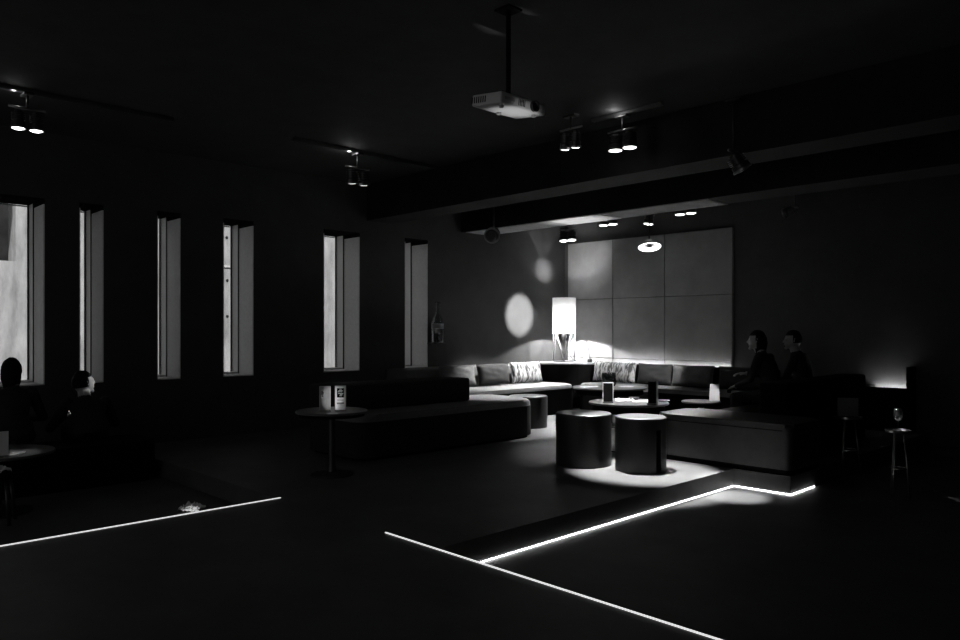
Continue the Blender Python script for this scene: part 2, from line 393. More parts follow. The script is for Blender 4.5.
# ------------------------------------------------------------------ drum stools (cylinder shell with an upright slot)
def drum(x, y, r, z0, h, slot_ang, slot_w, label, slot=True):
    t = thing('drum_stool', label, 'stool', (x, y, z0), 0, 'drum stools')
    bm = B(); seg = 72; top = h - .025; sl = h - .11; th = .022
    def ring(rad, z): return [bm.verts.new((rad * math.cos(2 * PI * i / seg), rad * math.sin(2 * PI * i / seg), z)) for i in range(seg)]
    o0, o1, o2 = ring(r, 0), ring(r, sl), ring(r, top); i0, i1, i2 = ring(r - th, 0), ring(r - th, sl), ring(r - th, top)
    for i in range(seg):
        j = (i + 1) % seg; a = 2 * PI * (i + .5) / seg
        dlt = (a - slot_ang + PI) % (2 * PI) - PI
        cut = slot and abs(dlt) < slot_w / 2
        if not cut:
            bm.faces.new((o0[i], o0[j], o1[j], o1[i])); bm.faces.new((i0[j], i0[i], i1[i], i1[j])); bm.faces.new((o0[j], o0[i], i0[i], i0[j]))
        else: bm.faces.new((o1[i], o1[j], i1[j], i1[i]))
        bm.faces.new((o1[i], o1[j], o2[j], o2[i])); bm.faces.new((i1[j], i1[i], i2[i], i2[j]))
    es = [e for e in bm.edges if len(e.link_faces) == 1 and e.verts[0].co.z < sl + .001 and e.verts[1].co.z < sl + .001]
    # close the sides of the slot
    for i in range(seg):
        a0 = 2 * PI * (i - .5) / seg; a1 = 2 * PI * (i + .5) / seg
        c0 = slot and abs((a0 - slot_ang + PI) % (2 * PI) - PI) < slot_w / 2; c1 = slot and abs((a1 - slot_ang + PI) % (2 * PI) - PI) < slot_w / 2
        if c0 != c1: bm.faces.new((o0[i], i0[i], i1[i], o1[i]))
    obj('shell', bm, M_drum, t, 'auto')
    obj('stool_top', lathe(B(), [(0, top - .03), (r - .001, top - .03), (r, top), (r, h - .008), (r - .008, h), (0, h)], 72), M_drumtop, t, 'auto')
    return t
cam_az = lambda x, y: math.atan2(-y, -x)
sx, sy = -4.06, 6.08
drum(sx, sy, .24, ZP, .51, cam_az(sx, sy) + math.radians(44), math.radians(19), 'dark drum stool with upright slot, standing in the pool of light')
drum(-4.63, 5.93, .275, ZP, .51, cam_az(-4.6, 5.9) + math.radians(170), math.radians(19), 'wider dark drum stool beside the slotted one, outside the light')
drum(-6.94, 7.66, .265, ZP, .43, 2.0, .33, 'drum stool behind the rounded end of the island sofa')

# ------------------------------------------------------------------ tables
def round_table(x, y, z0, ztop, r, label, group='round lounge tables', skirt=.07):
    t = thing('round_table', label, 'table', (x, y, z0), 0, group)
    h = ztop - z0
    obj('table_top', lathe(B(), [(0, h - .022), (r - .006, h - .022), (r, h - .016), (r, h - .006), (r - .006, h), (0, h)], 64), M_tabletop, t, 'auto')
    obj('apron', lathe(B(), [(r * .9, h - .022), (r * .9, h - .022 - skirt), (r * .86, h - .022 - skirt), (r * .86, h - .022)], 64), M_black, t, 'auto')
    obj('pedestal', lathe(B(), [(.045, .03), (.035, .1), (.035, h - .03), (.12, h - .023)], 24), M_blackmetal, t, 'auto')
    obj('base', lathe(B(), [(0, 0), (r * .6, 0), (r * .6, .012), (.06, .03), (0, .03)], 48), M_blackmetal, t, 'auto')
    return t
TC = (-4.82, 6.98, .70); TF = (-6.27, 8.62, .70); TR = (-4.66, 8.28, .635); TL = (-5.9, 3.82, .76)
round_table(TC[0], TC[1], ZP, TC[2], .44, 'round dark table with papers and two menu stands, behind the drum stools')
round_table(TF[0], TF[1], ZP, TF[2], .52, 'round dark table carrying a tumbler, before the corner of the banquettes')
round_table(TR[0], TR[1], ZP, TR[2], .235, 'small round table carrying the white tent card, before the seated guests', skirt=.03)
round_table(TL[0], TL[1], ZP, TL[2], .33, 'round dark table carrying two menu cards, before the island sofa', skirt=.03)
TW = (-7.15, 1.42, .5)
round_table(TW[0], TW[1], 0, TW[2], .42, 'low round table by the window guests at the edge of the raised floor', skirt=.03)

def pt(px, py, z):
    d = (EYE - z) * F / (py - HOR); return FW * d + RT * ((px - 480) / F * d) + Vector((0, 0, z))
def face_cam(p): return math.atan2(-p[1], -p[0]) + PI / 2      # rotz that turns local -Y to the camera
def menu_stand(p, w, h, rot, mcard, label, printed=0, frame=True, dark=False):
    t = thing('menu_stand', label, 'menu stand', p, rot, 'menu stands on the tables')
    obj('base', bx(-w / 2 - .004, w / 2 + .004, -.035, .035, 0, .012, .002, 1), M_acryl if not dark else M_blackmetal, t)
    obj('card', bx(-w / 2, w / 2, -.004, .004, .012, h), mcard, t)
    if frame:
        bm = B()
        for a, b, c, d in ((-w / 2 - .006, -w / 2, .012, h + .006), (w / 2, w / 2 + .006, .012, h + .006), (-w / 2, w / 2, h, h + .006)): box(bm, a, b, -.007, .007, c, d)
        obj('holder', bm, M_white if dark != 2 else M_chrome, t)
    if printed:
        rr = random.Random(printed); ink = []; chalk = []
        if printed == 1:                                       # grey lines of print at the head of a pale card
            for k in range(5): ink.append((-w * .36, -w * .36 + w * rr.uniform(.1, .26), -.0055, h * (.80 - .05 * k), h * (.83 - .05 * k)))
        else:
            ink += [(-w * .36, w * .36, -.0055, h * .55, h * .93), (-w * .36, w * .36, -.0055, h * .30, h * .345)]
            for zz, a, b in ((.88, -.1, .12), (.82, -.2, .22), (.77, -.28, .18), (.70, -.24, .3), (.66, -.05, .2), (.61, -.1, .16)): chalk.append((w * a, w * b, -.0068, h * zz, h * (zz + .022)))
            for zz in (.45, .41, .25): ink.append((-w * .33, w * rr.uniform(.1, .33), -.0058, h * zz, h * (zz + .012)))
        for a, b, yy, c, d in ink: obj('print', bx(a, b, yy, -.004, c, d), M_ink, t)
        for a, b, yy, c, d in chalk: obj('chalk_line', bx(a, b, yy, -.0055, c, d), M_paper, t)
    return t
p = pt(325, 411.5, TL[2]); menu_stand(p, .088, .225, face_cam(p) + .15, M_paperdim, 'pale menu card in clear stand, beside the dark printed one', 1)
p = pt(340.5, 411, TL[2]); menu_stand(p, .088, .225, face_cam(p) - .05, M_paper, 'white framed menu card with dark printed panels, beside the pale one', 2)
p = pt(608, 402.5, TC[2]); menu_stand(p, .105, .215, face_cam(p), M_ink, 'dark menu in a bright frame, beside the papers on the round table', 0, True, True)
p = pt(652.5, 404.5, TC[2]); o = menu_stand(p, .095, .245, face_cam(p) - .35, M_ink, 'black upright menu block at the edge of the round table', 0, False, True)
obj('side_edge', bx(.0475, .056, -.02, .02, .012, .245), M_white, o)
p = pt(714.5, 401.5, TR[2])
t = thing('tent_card', 'white folded tent card standing on the small round table', 'card', p, face_cam(p) + .25)
bm = B(); prism(bm, [(-.055, -.035), (-.055, -.031), (.055, -.031), (.055, -.035)], 0, .21); xf(bm, Matrix.Rotation(-.14, 4, 'X') @ Matrix.Translation((0, 0, 0))); obj('front_leaf', bm, M_paper, t)
bm = B(); prism(bm, [(-.055, .031), (-.055, .035), (.055, .035), (.055, .031)], 0, .21); xf(bm, Matrix.Rotation(.14, 4, 'X')); obj('rear_leaf', bm, M_paper, t)
# papers, plates and cutlery on the table behind the drum stools
def sheet(p, w, h, rot, m, name, label, cat, thick=.003, crumple=0, seed=0):
    bm = B(); n = 10
    r = bmesh.ops.create_grid(bm, x_segments=n, y_segments=n, size=.5)
    for v in bm.verts:
        v.co = Vector((v.co.x * w, v.co.y * h, thick + crumple * abs(noise.noise(Vector((v.co.x * 4 + seed, v.co.y * 4, seed))))))
    ex = bmesh.ops.extrude_face_region(bm, geom=bm.faces[:])
    for v in [g for g in ex['geom'] if isinstance(g, bmesh.types.BMVert)]: v.co.z -= thick
    o = obj(name, bm, m, None, False, p, rot); return tag(o, label, cat)
sheet(pt(625, 400.8, TC[2]), .2, .2, .5, M_napkin, 'napkin', 'crumpled white napkin between the menu stands on the round table', 'napkin', crumple=.05, seed=3)
sheet(pt(641, 401.3, TC[2]), .17, .12, .9, M_paper, 'leaflet', 'flat white leaflet lying in front of the black menu block', 'leaflet')
t = thing('ashtray', 'small dark glass dish lying on the leaflet side of the round table', 'dish', pt(634, 399.5, TC[2])); obj('bowl', lathe(B(), [(0, .003), (.05, .0), (.06, .025), (.055, .027), (.045, .008), (0, .008)], 28), M_glossmetal, t, True)
t = thing('saucer', 'pale saucer beside the black menu block', 'saucer', pt(663, 401.5, TC[2])); obj('dish', lathe(B(), [(0, 0), (.045, 0), (.075, .014), (.073, .017), (.043, .005), (0, .004)], 32), mat('grey_ceramic', .35, .3, .5), t, True)
# tumbler with a candle on the far table
p = pt(609, 386, TF[2])
t = thing('candle_glass', 'wide smoky glass tumbler on the far round table', 'glass', p)
obj('tumbler', lathe(B(), [(0, .0), (.085, 0), (.10, .03), (.10, .19), (.094, .19), (.094, .03), (.08, .012), (0, .012)], 36), glass('smoky_glass', .10, .42), t, True)
obj('candle', lathe(B(), [(0, .014), (.06, .014), (.06, .07), (.05, .075), (0, .07)], 28), mat('wax', .3, .5, .4), t, True)
for (px, py, w, h, rot, lab) in ((626, 386.6, .2, .14, .4, 'white leaflet on the far round table behind the napkin'), (590, 387, .28, .2, 1.1, 'pale folded leaflet on the lamp side of the far round table')):
    sheet(pt(px, py, TF[2]), w, h, rot, M_paper, 'leaflet', lab, 'leaflet')

# wine-glass table and dim card table beyond the leather bench
def side_table(x, y, ztop, r, label):
    t = thing('side_table', label, 'side table', (x, y, 0), 0, 'slim side tables')
    obj('tray_top', lathe(B(), [(0, ztop - .012), (r, ztop - .012), (r + .006, ztop + .012), (r, ztop + .012), (r - .006, ztop), (0, ztop)], 48), M_glossmetal, t, 'auto')
    for k in range(3):
        a = .4 + k * 2 * PI / 3
        obj('leg', tube(B(), [(r * .45 * math.cos(a), r * .45 * math.sin(a), ztop - .012), (r * .95 * math.cos(a), r * .95 * math.sin(a), .006)], .008, 10), M_glossmetal, t, True)
    bm = B(); n = 40; tube(bm, [(r * .72 * math.cos(2 * PI * k / n), r * .72 * math.sin(2 * PI * k / n), ztop * .45) for k in range(n + 1)], .006, 8, False); obj('ring_brace', bm, M_chrome, t, True)
    return t
W = pt(898, 431, .6); side_table(W.x, W.y, .6, .10, 'slim metal side table carrying the wine glass')
t = thing('wine_glass', 'clear stemmed wine glass on the slim side table', 'glass', (W.x, W.y, .601))
obj('bowl', lathe(B(), [(0, .088), (.022, .094), (.036, .115), (.040, .14), (.036, .175), (.031, .2), (.0298, .2), (.0345, .174), (.0382, .14), (.0345, .117), (.02, .097), (0, .091)], 32), M_glass, t, True)
obj('stem', lathe(B(), [(.0045, .004), (.0035, .03), (.0035, .08), (.006, .09)], 14), M_glass, t, True)
obj('foot', lathe(B(), [(0, 0), (.034, 0), (.034, .0015), (.006, .005), (0, .005)], 28), M_glass, t, True)
V = pt(848, 417.5, .6); side_table(V.x, V.y, .6, .13, 'slim metal side table carrying the dim grey card')
menu_stand((V.x, V.y, .602), .2, .2, face_cam(V) + .3, mat('dim_card', .12, .7, .2), 'broad dim grey card on the slim side table behind the leather bench', 0, False, True)

# ------------------------------------------------------------------ corner lamp
LX, LY, LZ = -8.50, 10.33, .933
t = thing('table_lamp', 'white cylinder shade lamp on zigzag rod legs, on the corner cabinet', 'lamp', (LX, LY, LZ))
rb = .19; zt = .52
obj('base_ring', tube(B(), [(rb * math.cos(2 * PI * k / 48), rb * math.sin(2 * PI * k / 48), .006) for k in range(49)], .006, 8, False), M_lampmetal, t, True)
a0 = math.atan2(-LY, -LX)
for k in range(8):
    a = a0 + k * PI / 4; b = a + PI / 4
    p0 = (rb * math.cos(a), rb * math.sin(a), .008 if k % 2 == 0 else zt); p1 = (rb * math.cos(b), rb * math.sin(b), zt if k % 2 == 0 else .008)
    obj('leg', tube(B(), [p0, p1], .0045, 8), M_lampmetal, t, True)
for k in (1, 3, 5, 7):
    a = a0 + k * PI / 4 + (PI / 4 if k in (1, 5) else -PI / 4) * .99
    if k in (1, 3): continue
for s in (-1, 1):
    a = a0 + s * PI / 2
    obj('leg', tube(B(), [(rb * math.cos(a), rb * math.sin(a), .008), (rb * math.cos(a), rb * math.sin(a), zt)], .0045, 8), M_lampmetal, t, True)
bm = B(); lathe(bm, [(.207, .50), (.207, 1.14)], 64); obj('lamp_shade', bm, M_shade, t, 'auto')
obj('shade_rim', tube(B(), [(.207 * math.cos(2 * PI * k / 48), .207 * math.sin(2 * PI * k / 48), .502) for k in range(49)], .004, 8, False), M_lampmetal, t, True)
obj('bulb_socket', lathe(B(), [(0, .36), (.02, .37), (.045, .42), (.05, .46), (.03, .50), (.018, .53), (0, .53)], 24), M_blackmetal, t, True)
bm = B(); tube(bm, [(0, 0, .64), (.0, 0, 1.0)], .008, 8); tube(bm, [(-.2, 0, 1.0), (.2, 0, 1.0)], .004, 6); obj('stem', bm, M_lampmetal, t, True)
cp = [Vector((.05, -.02, .40)), Vector((.10, -.02, .2)), Vector((.18, .02, .05)), Vector((.26, .05, .012)), Vector((.36, .1, .008)), Vector((.45, .14, .01))]
obj('power_cord', tube(B(), cp, .005, 8), M_blackmetal, t, True)
obj('cord_plug', bx(.43, .50, .11, .17, 0, .06, .008), M_blackmetal, t, 'auto')
light('POINT', 'lamp_bulb_light', (LX, LY, LZ + .575), 165, size=.015)
light('POINT', 'shade_fill_light', (LX + .04, LY - .04, LZ + .88), 40, size=.03)  # added second lamp that fills the upper shade with glow

# ------------------------------------------------------------------ ceiling: rails, spotlights, projector
def rail(x0, x1, y0, y1, z1, label):
    t = thing('track_rail', label, 'track rail', ((x0 + x1) / 2, (y0 + y1) / 2, z1), 0, 'black spotlight rails')
    hx, hy = (x1 - x0) / 2, (y1 - y0) / 2
    bm = B()
    if hx < hy:
        box(bm, -hx, -hx + .008, -hy, hy, -.035, 0); box(bm, hx - .008, hx, -hy, hy, -.035, 0); box(bm, -hx, hx, -hy, hy, -.006, 0)
    else:
        box(bm, -hx, hx, -hy, -hy + .008, -.035, 0); box(bm, -hx, hx, hy - .008, hy, -.035, 0); box(bm, -hx, hx, -hy, hy, -.006, 0)
    obj('channel', bm, M_glossmetal, t); return t
rail(-7.52, -7.48, .6, 3.0, ZC, 'black rail holding the spotlight above the window guests')
rail(-7.35, -7.31, 4.25, 6.3, ZC, 'black rail holding the spotlight above the island sofa')
rail(-4.6, -3.8, 6.02, 6.06, ZC, 'short black rail holding the bright twin spotlight above the drum stools')
rail(-7.9, -5.0, 8.98, 9.02, ZC, 'black rail holding the spotlights above the corner banquettes')

def can_bm(r=.068, L=.15):
    bm = B(); prof = [(0, 0), (r * .6, 0), (r * .6, -.02)]
    for k in range(4):
        z = -.022 - k * .018; prof += [(r * .98, z), (r * .98, z - .007), (r * .7, z - .008), (r * .7, z - .016)]
    prof += [(r, -.1), (r, -L), (r * .9, -L), (r * .9, -L + .012), (0, -L + .012)]
    lathe(bm, prof, 32); return bm
def spot_fixture(loc, axis, dirs, label, lit=None, smear=0, name='twin_spotlight', zc=ZC, r=.068, lensmat=None):
    """loc: the pivot; axis: unit direction the cans stand side by side along; dirs: where each can points"""
    t = thing(name, label, 'spotlight', loc, 0, 'ceiling spotlights')
    n = len(dirs); sp = r * 2 + .03; drop = zc - loc[2]
    obj('mounting_plate', bx(-.07, .07, -.04, .04, drop - .06, drop - .036 if drop > .1 else drop, .004, 1), M_blackmetal, t)
    obj('stem', tube(B(), [(0, 0, drop - .06), (0, 0, .03)], .012, 10), M_blackmetal, t, True)
    ax = Vector(axis).normalized()
    e = ax * (sp * n / 2 + .005)
    obj('yoke', tube(B(), [-e + Vector((0, 0, .03)), e + Vector((0, 0, .03))], .011, 10), M_glossmetal, t, True)
    for k, d in enumerate(dirs):
        c = ax * ((k - (n - 1) / 2) * sp)
        Mx = Matrix.Translation(c) @ aim(d)
        can = obj('lamp_can', xf(can_bm(r), Mx), M_glossmetal if False else mat('can_enamel', .04, .3, .5), t, 'auto')
        lens_m = lensmat or (M_lens if (lit is None or lit[k]) else M_blackmetal)
        bm = lathe(B(), [(0, -.166), (r * .5, -.165), (r * .9, -.157), (r * .9, -.141), (0, -.141)], 28); obj('lens', xf(bm, Mx), lens_m, can, True)
        bm = lathe(B(), [(r * .88, -.13), (r * 1.1, -.14), (r * 1.1, -.158), (r * .88, -.154), (r * .88, -.13)], 32); obj('rim', xf(bm, Mx), M_chrome if False else M_glossmetal, can, 'auto')
    if smear: light('POINT', 'ceiling_smear_light', Vector((loc[0], loc[1], zc - .055)) - RT * .09 - FW * .05, smear, size=.02)  # bare point lamp added for the smear of light on the ceiling
    return t
def tip(loc, axis, k, n, d, r=.068):
    return Vector(loc) + Vector(axis).normalized() * ((k - (n - 1) / 2) * (r * 2 + .03)) + Vector(d).normalized() * .175
X_, Y_ = (1, 0, 0), (0, 1, 0)
def lamp(loc, axis, targets, label, powers, angles, blends=None, smear=0, point=(0, 0, -1), **k):
    """point: where the cans look (None: at their targets)"""
    n = len(targets); ds = []
    for i, tg in enumerate(targets):
        piv = Vector(loc) + Vector(axis).normalized() * ((i - (n - 1) / 2) * .166); ds.append((Vector(tg) - piv).normalized() if point is None else Vector(point).normalized())
    spot_fixture(loc, axis, ds, label, smear=smear, **k)
    for i, tg in enumerate(targets):
        if powers[i]:
            light('SPOT', 'spot_beam', tip(loc, axis, i, n, ds[i], k.get('r', .068)), powers[i], tg, .03, angles[i], (blends or [.35] * n)[i])
AWAY = (-.19, .18, -1)
# over the drum stools
lamp((-4.24, 6.04, 3.41), X_, [(-4.0, 6.03, ZP), (-3.25, 6.33, 0)], 'bright twin spotlight hanging over the drum stools', [3300, 3000], [28, 11.5], [.6, .8], smear=.8)
# over the corner banquettes
lamp((-6.57, 9.0, 3.2), X_, [(-9, 10.36, 2.60), (-6.85, 7.45, .63)], 'twin spotlight nearest the corner, above the window banquette', [1700, 1500], [10.5, 33], [.95, .5], smear=0)
lamp((-5.30, 9.0, 3.22), X_, [(-4.95, 7.5, .6), (-7.0, 10.2, .7)], 'twin spotlight above the small round table with the tent card', [900, 900], [42, 34], [.5, .5], smear=0)
lamp((-6.02, 9.25, 3.18), Y_, [(-6.2, 8.4, .7)], 'single spotlight between the two twin ones above the back banquette', [500], [32], name='single_spotlight', point=(-.1, -.1, -1))
# wall washers in the corner
lamp((-7.70, 9.45, 3.10), X_, [(-8.45, YB, 2.75), (-8.05, 8.65, .62)], 'twin wall washer close to the corner, above the lamp', [75, 1700], [46, 52], [.8, .6], smear=0, point=(.1, -.1, -1))
# unseen head added to throw the round patch on the window wall
lamp((-4.20, 9.90, 3.10), Y_, [(-9, 9.71, 1.77)], 'added dark spotlight above the seated guests, thrown at the lamp corner', [8500], [9.6], [.55], name='added_patch_spotlight', point=None)
# over the island sofa and over the window guests
lamp((-7.33, 5.10, 3.38), Y_, [(-8.36, 2.50, .95), (-6.6, 4.75, 0)], 'twin spotlight above the island sofa on its own rail', [700, 0], [4, 20], smear=1.0, lensmat=M_lensdim, point=AWAY)
lamp((-7.50, 1.72, 3.42), Y_, [(-7.0, 1.47, .5), (-5.86, 3.80, .85)], 'twin spotlight above the window guests', [110, 0], [10, 5.5], smear=.4, r=.055)
# dim edge-on head by the projector
lamp((-4.58, 5.67, 3.42), X_, [(-4.85, 6.9, .7), tuple(pt(714.5, 401.5, .635) + Vector((0, 0, .09)))], 'small twin spotlight beside the bright one, seen edge on', [1100, 800], [14, 2.6], smear=0, point=AWAY, r=.05)
# out-of-view twin added to brighten the menu cards and the floor napkin
lamp((-2.6, 1.8, 3.41), X_, [pt(333, 400, .86), pt(192, 509, .04)], 'added out-of-view twin spotlight over the raised floor, aimed at the menu cards', [450, 600], [2.8, 2.0], smear=0, point=None)
# tilted bowl head whose open face is seen
P0 = pt(650, 246, 2.66) if False else Vector((-5.9, 9.05, 2.74))
tb = thing('bowl_spotlight', 'round bowl spotlight with glowing ring, lowest below the beam', 'spotlight', P0, 0, 'ceiling spotlights')
Mx = aim((.22, -.21, -1))
obj('stem', tube(B(), [(0, 0, ZC - 2.74), (0, 0, .02)], .01, 10), M_blackmetal, tb, True)
obj('bowl', xf(lathe(B(), [(0, .03), (.06, .02), (.12, -.03), (.165, -.07), (.16, -.075), (.115, -.035), (.05, .0), (0, .01)], 36), Mx), mat('bowl_reflector', .25, .35, .4), tb, True)
obj('glow_ring', xf(lathe(B(), [(.095, -.052), (.155, -.076), (.15, -.082), (.09, -.058), (.095, -.052)], 36), Mx), M_lens, tb, True)
obj('bulb_cap', xf(lathe(B(), [(0, -.02), (.045, -.02), (.045, -.06), (.03, -.075), (0, -.075)], 24), Mx), M_blackmetal, tb, True)
# two dark heads; a beam on the wine glass is added to the second
lamp((-8.05, 8.1, 2.98), Y_, [(-7.0, 6.5, 2.2)], 'unlit round spotlight at the window end of the beam', [0], [20], name='dark_spotlight', lit=[False], r=.11, zc=ZC, point=None)
lamp((-3.25, 6.35, 3.08), Y_, [(W.x, W.y, .68)], 'dark spotlight over the leather bench, with an added beam to the wine glass', [1000], [3], name='dark_spotlight', lit=[False], r=.08, zc=ZC, point=None)

# projector, hung below the ceiling, nose pitched down
PB = Vector((-3.28, 3.36, 2.93))
pr = thing('projector', 'white box projector hanging from a pole under the ceiling', 'projector', PB)
pw, pl, ph = .27, .43, .075      # along X (nose = +X), along Y, height
def PM(bm): return xf(bm, Matrix.Rotation(math.radians(6.5), 4, 'Y'))
obj('casing', PM(bx(-pw, 0, 0, pl, 0, ph, .014, 3)), M_white, pr, 'auto')
bm = B()
for k in range(7): box(bm, -pw * .98 + k * .020, -pw * .98 + k * .020 + .009, -.0015, .004, .018, .058)
obj('side_vent', PM(bm), M_ink, pr)
bm = B(); lathe(bm, [(0, 0), (.036, 0), (.036, .02), (.028, .02), (.026, .006), (0, .006)], 28); xf(bm, Matrix.Translation((.0, pl * .72, ph * .52)) @ Matrix.Rotation(PI / 2, 4, 'Y')); obj('lens', PM(bm), M_blackmetal, pr, 'auto')
bm = B(); box(bm, -.003, .001, pl * .08, pl * .3, .03, .05); obj('nameplate', PM(bm), M_paperdim, pr)
bm = B()
for k in range(5): box(bm, -.004, .001, pl * .38 + k * .014, pl * .38 + k * .014 + .007, .016, .06)
obj('front_vent', PM(bm), M_ink, pr)
bm = B(); box(bm, -.2, -.08, .05, .085, -.0015, .003); obj('filter_cover', PM(bm), M_paperdim, pr)
for (a, b) in ((-.05, .06), (-.05, .37), (-.22, .21)): obj('foot', PM(lathe(B(), [(0, .002), (.016, .002), (.016, -.012), (.012, -.016), (0, -.016)], 16, (a, b, 0))), M_paperdim, pr, True)
obj('bracket', PM(bx(-.2, -.07, .14, .29, ph, ph + .012)), M_blackmetal, pr)
obj('pole', tube(B(), [(-.135, .215, ph + .02), (-.135, .215, ZC - PB.z - .012)], .016, 14), M_black, pr, True)
obj('ceiling_plate', bx(-.2, -.07, .15, .28, ZC - PB.z - .012, ZC - PB.z), M_black, pr)
# unseen uplight added just beyond the raised edge to brighten the projector
t = thing('added_floor_uplight', 'added floor uplight hidden just beyond the raised edge, brightening the projector', 'uplight', (-2.75, 3.12, 0))
obj('bezel', lathe(B(), [(.05, 0), (.05, .006), (.038, .006), (.038, .0), (.05, 0)], 28), M_glossmetal, t, 'auto')
obj('lens', lathe(B(), [(0, .001), (.037, .001), (.037, .004), (0, .004)], 28), M_lensdim, t, True)
t = thing('added_floor_uplight', 'added floor uplight between the far round table and the window banquette, brightening the beam', 'uplight', (-6.95, 8.3, ZP))  # another unseen uplight, put in to brighten the beam boards
obj('bezel', lathe(B(), [(.05, 0), (.05, .006), (.038, .006), (.038, .0), (.05, 0)], 28), M_glossmetal, t, 'auto')
obj('lens', lathe(B(), [(0, .001), (.037, .001), (.037, .004), (0, .004)], 28), M_lensdim, t, True)
light('SPOT', 'added_uplight_beam', (-6.95, 8.3, ZP + .02), 420, (-6.8, 8.58, 3.1), .02, 24, .9)
light('SPOT', 'added_uplight_beam', (-2.75, 3.12, .02), 280, (-3.40, 3.60, 2.93), .02, 8, 1.0)

# ------------------------------------------------------------------ bottle lantern on the window wall
bp = Vector((-8.86, 7.67, 1.30))
t = thing('wall_lamp', 'dim bottle-shaped glass wall lamp on a bracket, past the last window', 'wall lamp', bp)
obj('bracket', bx(-.14, .09, -.1, .1, -.02, 0, .004, 1), M_blackmetal, t)
obj('bottle', lathe(B(), [(0, 0), (.085, 0), (.095, .02), (.095, .30), (.08, .38), (.035, .46), (.03, .60), (.04, .61), (.04, .64), (.0, .64)], 28), glass('bottle_glass', .16, .5), t, True)
obj('bottle_label', lathe(B(), [(.0965, .22), (.0965, .30), (.0955, .30), (.0955, .22), (.0965, .22)], 28), M_paperdim, t, True)

# ------------------------------------------------------------------ people
def capsule(bm, p, q, rp, rq, seg=14):
    p, q = Vector(p), Vector(q); d = (q - p)
    if d.length < 1e-5: d = Vector((0, 0, 1e-4))
    n = 5; prof = []
    L = d.length
    for k in range(n + 1):
        a = -PI / 2 + k / n * PI / 2; prof.append((max(0, rp * math.cos(a)) if k else 0, rp * math.sin(a)))
    for k in range(n + 1):
        a = k / n * PI / 2; prof.append((rq * math.cos(a) if k < n else 0, L + rq * math.sin(a)))
    t_ = B(); lathe(t_, prof, seg); xf(t_, Matrix.Translation(p) @ d.to_track_quat('Z', 'Y').to_matrix().to_4x4())
    me = bpy.data.meshes.new('tmp'); t_.to_mesh(me); t_.free(); bm.from_mesh(me); bpy.data.meshes.remove(me)
def chain(bm, pts, rs):
    for i in range(len(pts) - 1): capsule(bm, pts[i], pts[i + 1], rs[i], rs[i + 1])
def loft(bm, secs, seg=24):
    """secs: (center, rx, ry)"""
    rings = []
    for c, rx, ry in secs: rings.append([bm.verts.new((c[0] + rx * math.cos(2 * PI * i / seg), c[1] + ry * math.sin(2 * PI * i / seg), c[2])) for i in range(seg)])
    for a, b in zip(rings[:-1], rings[1:]):
        for i in range(seg): bm.faces.new((a[i], a[(i + 1) % seg], b[(i + 1) % seg], b[i]))
    bm.faces.new(rings[0][::-1]); bm.faces.new(rings[-1])
def hand(bm, w, d, side):
    """wrist point, pointing direction, side: +1 thumb towards +x"""
    w = Vector(w); d = Vector(d).normalized(); up = Vector((0, 0, 1)); lat = d.cross(up).normalized(); up = lat.cross(d).normalized()
    palm = w + d * .085
    for k in (-1.2, -.4, .4, 1.2): capsule(bm, w + lat * .011 * k, palm + lat * .017 * k, .016, .012, 10)
    for k, L in ((-1.5, .066), (-.5, .078), (.5, .083), (1.5, .074)):
        kk = k * (1 if side > 0 else -1)
        a = palm + lat * .0165 * k * (1 if side > 0 else 1) * .95
        b = a + d * L * .5 + lat * .003 * k - up * .010; c = b + d * L * .35 - up * .022; e = c + d * L * .1 - up * .018
        chain(bm, [a, b, c, e], [.0095, .009, .0085, .0075])
    a = w + d * .025 + lat * .02 * side; b = a + d * .03 + lat * .032 * side - up * .008; c = b + d * .03 + lat * .008 * side - up * .008
    chain(bm, [a, b, c], [.013, .0115, .0095])
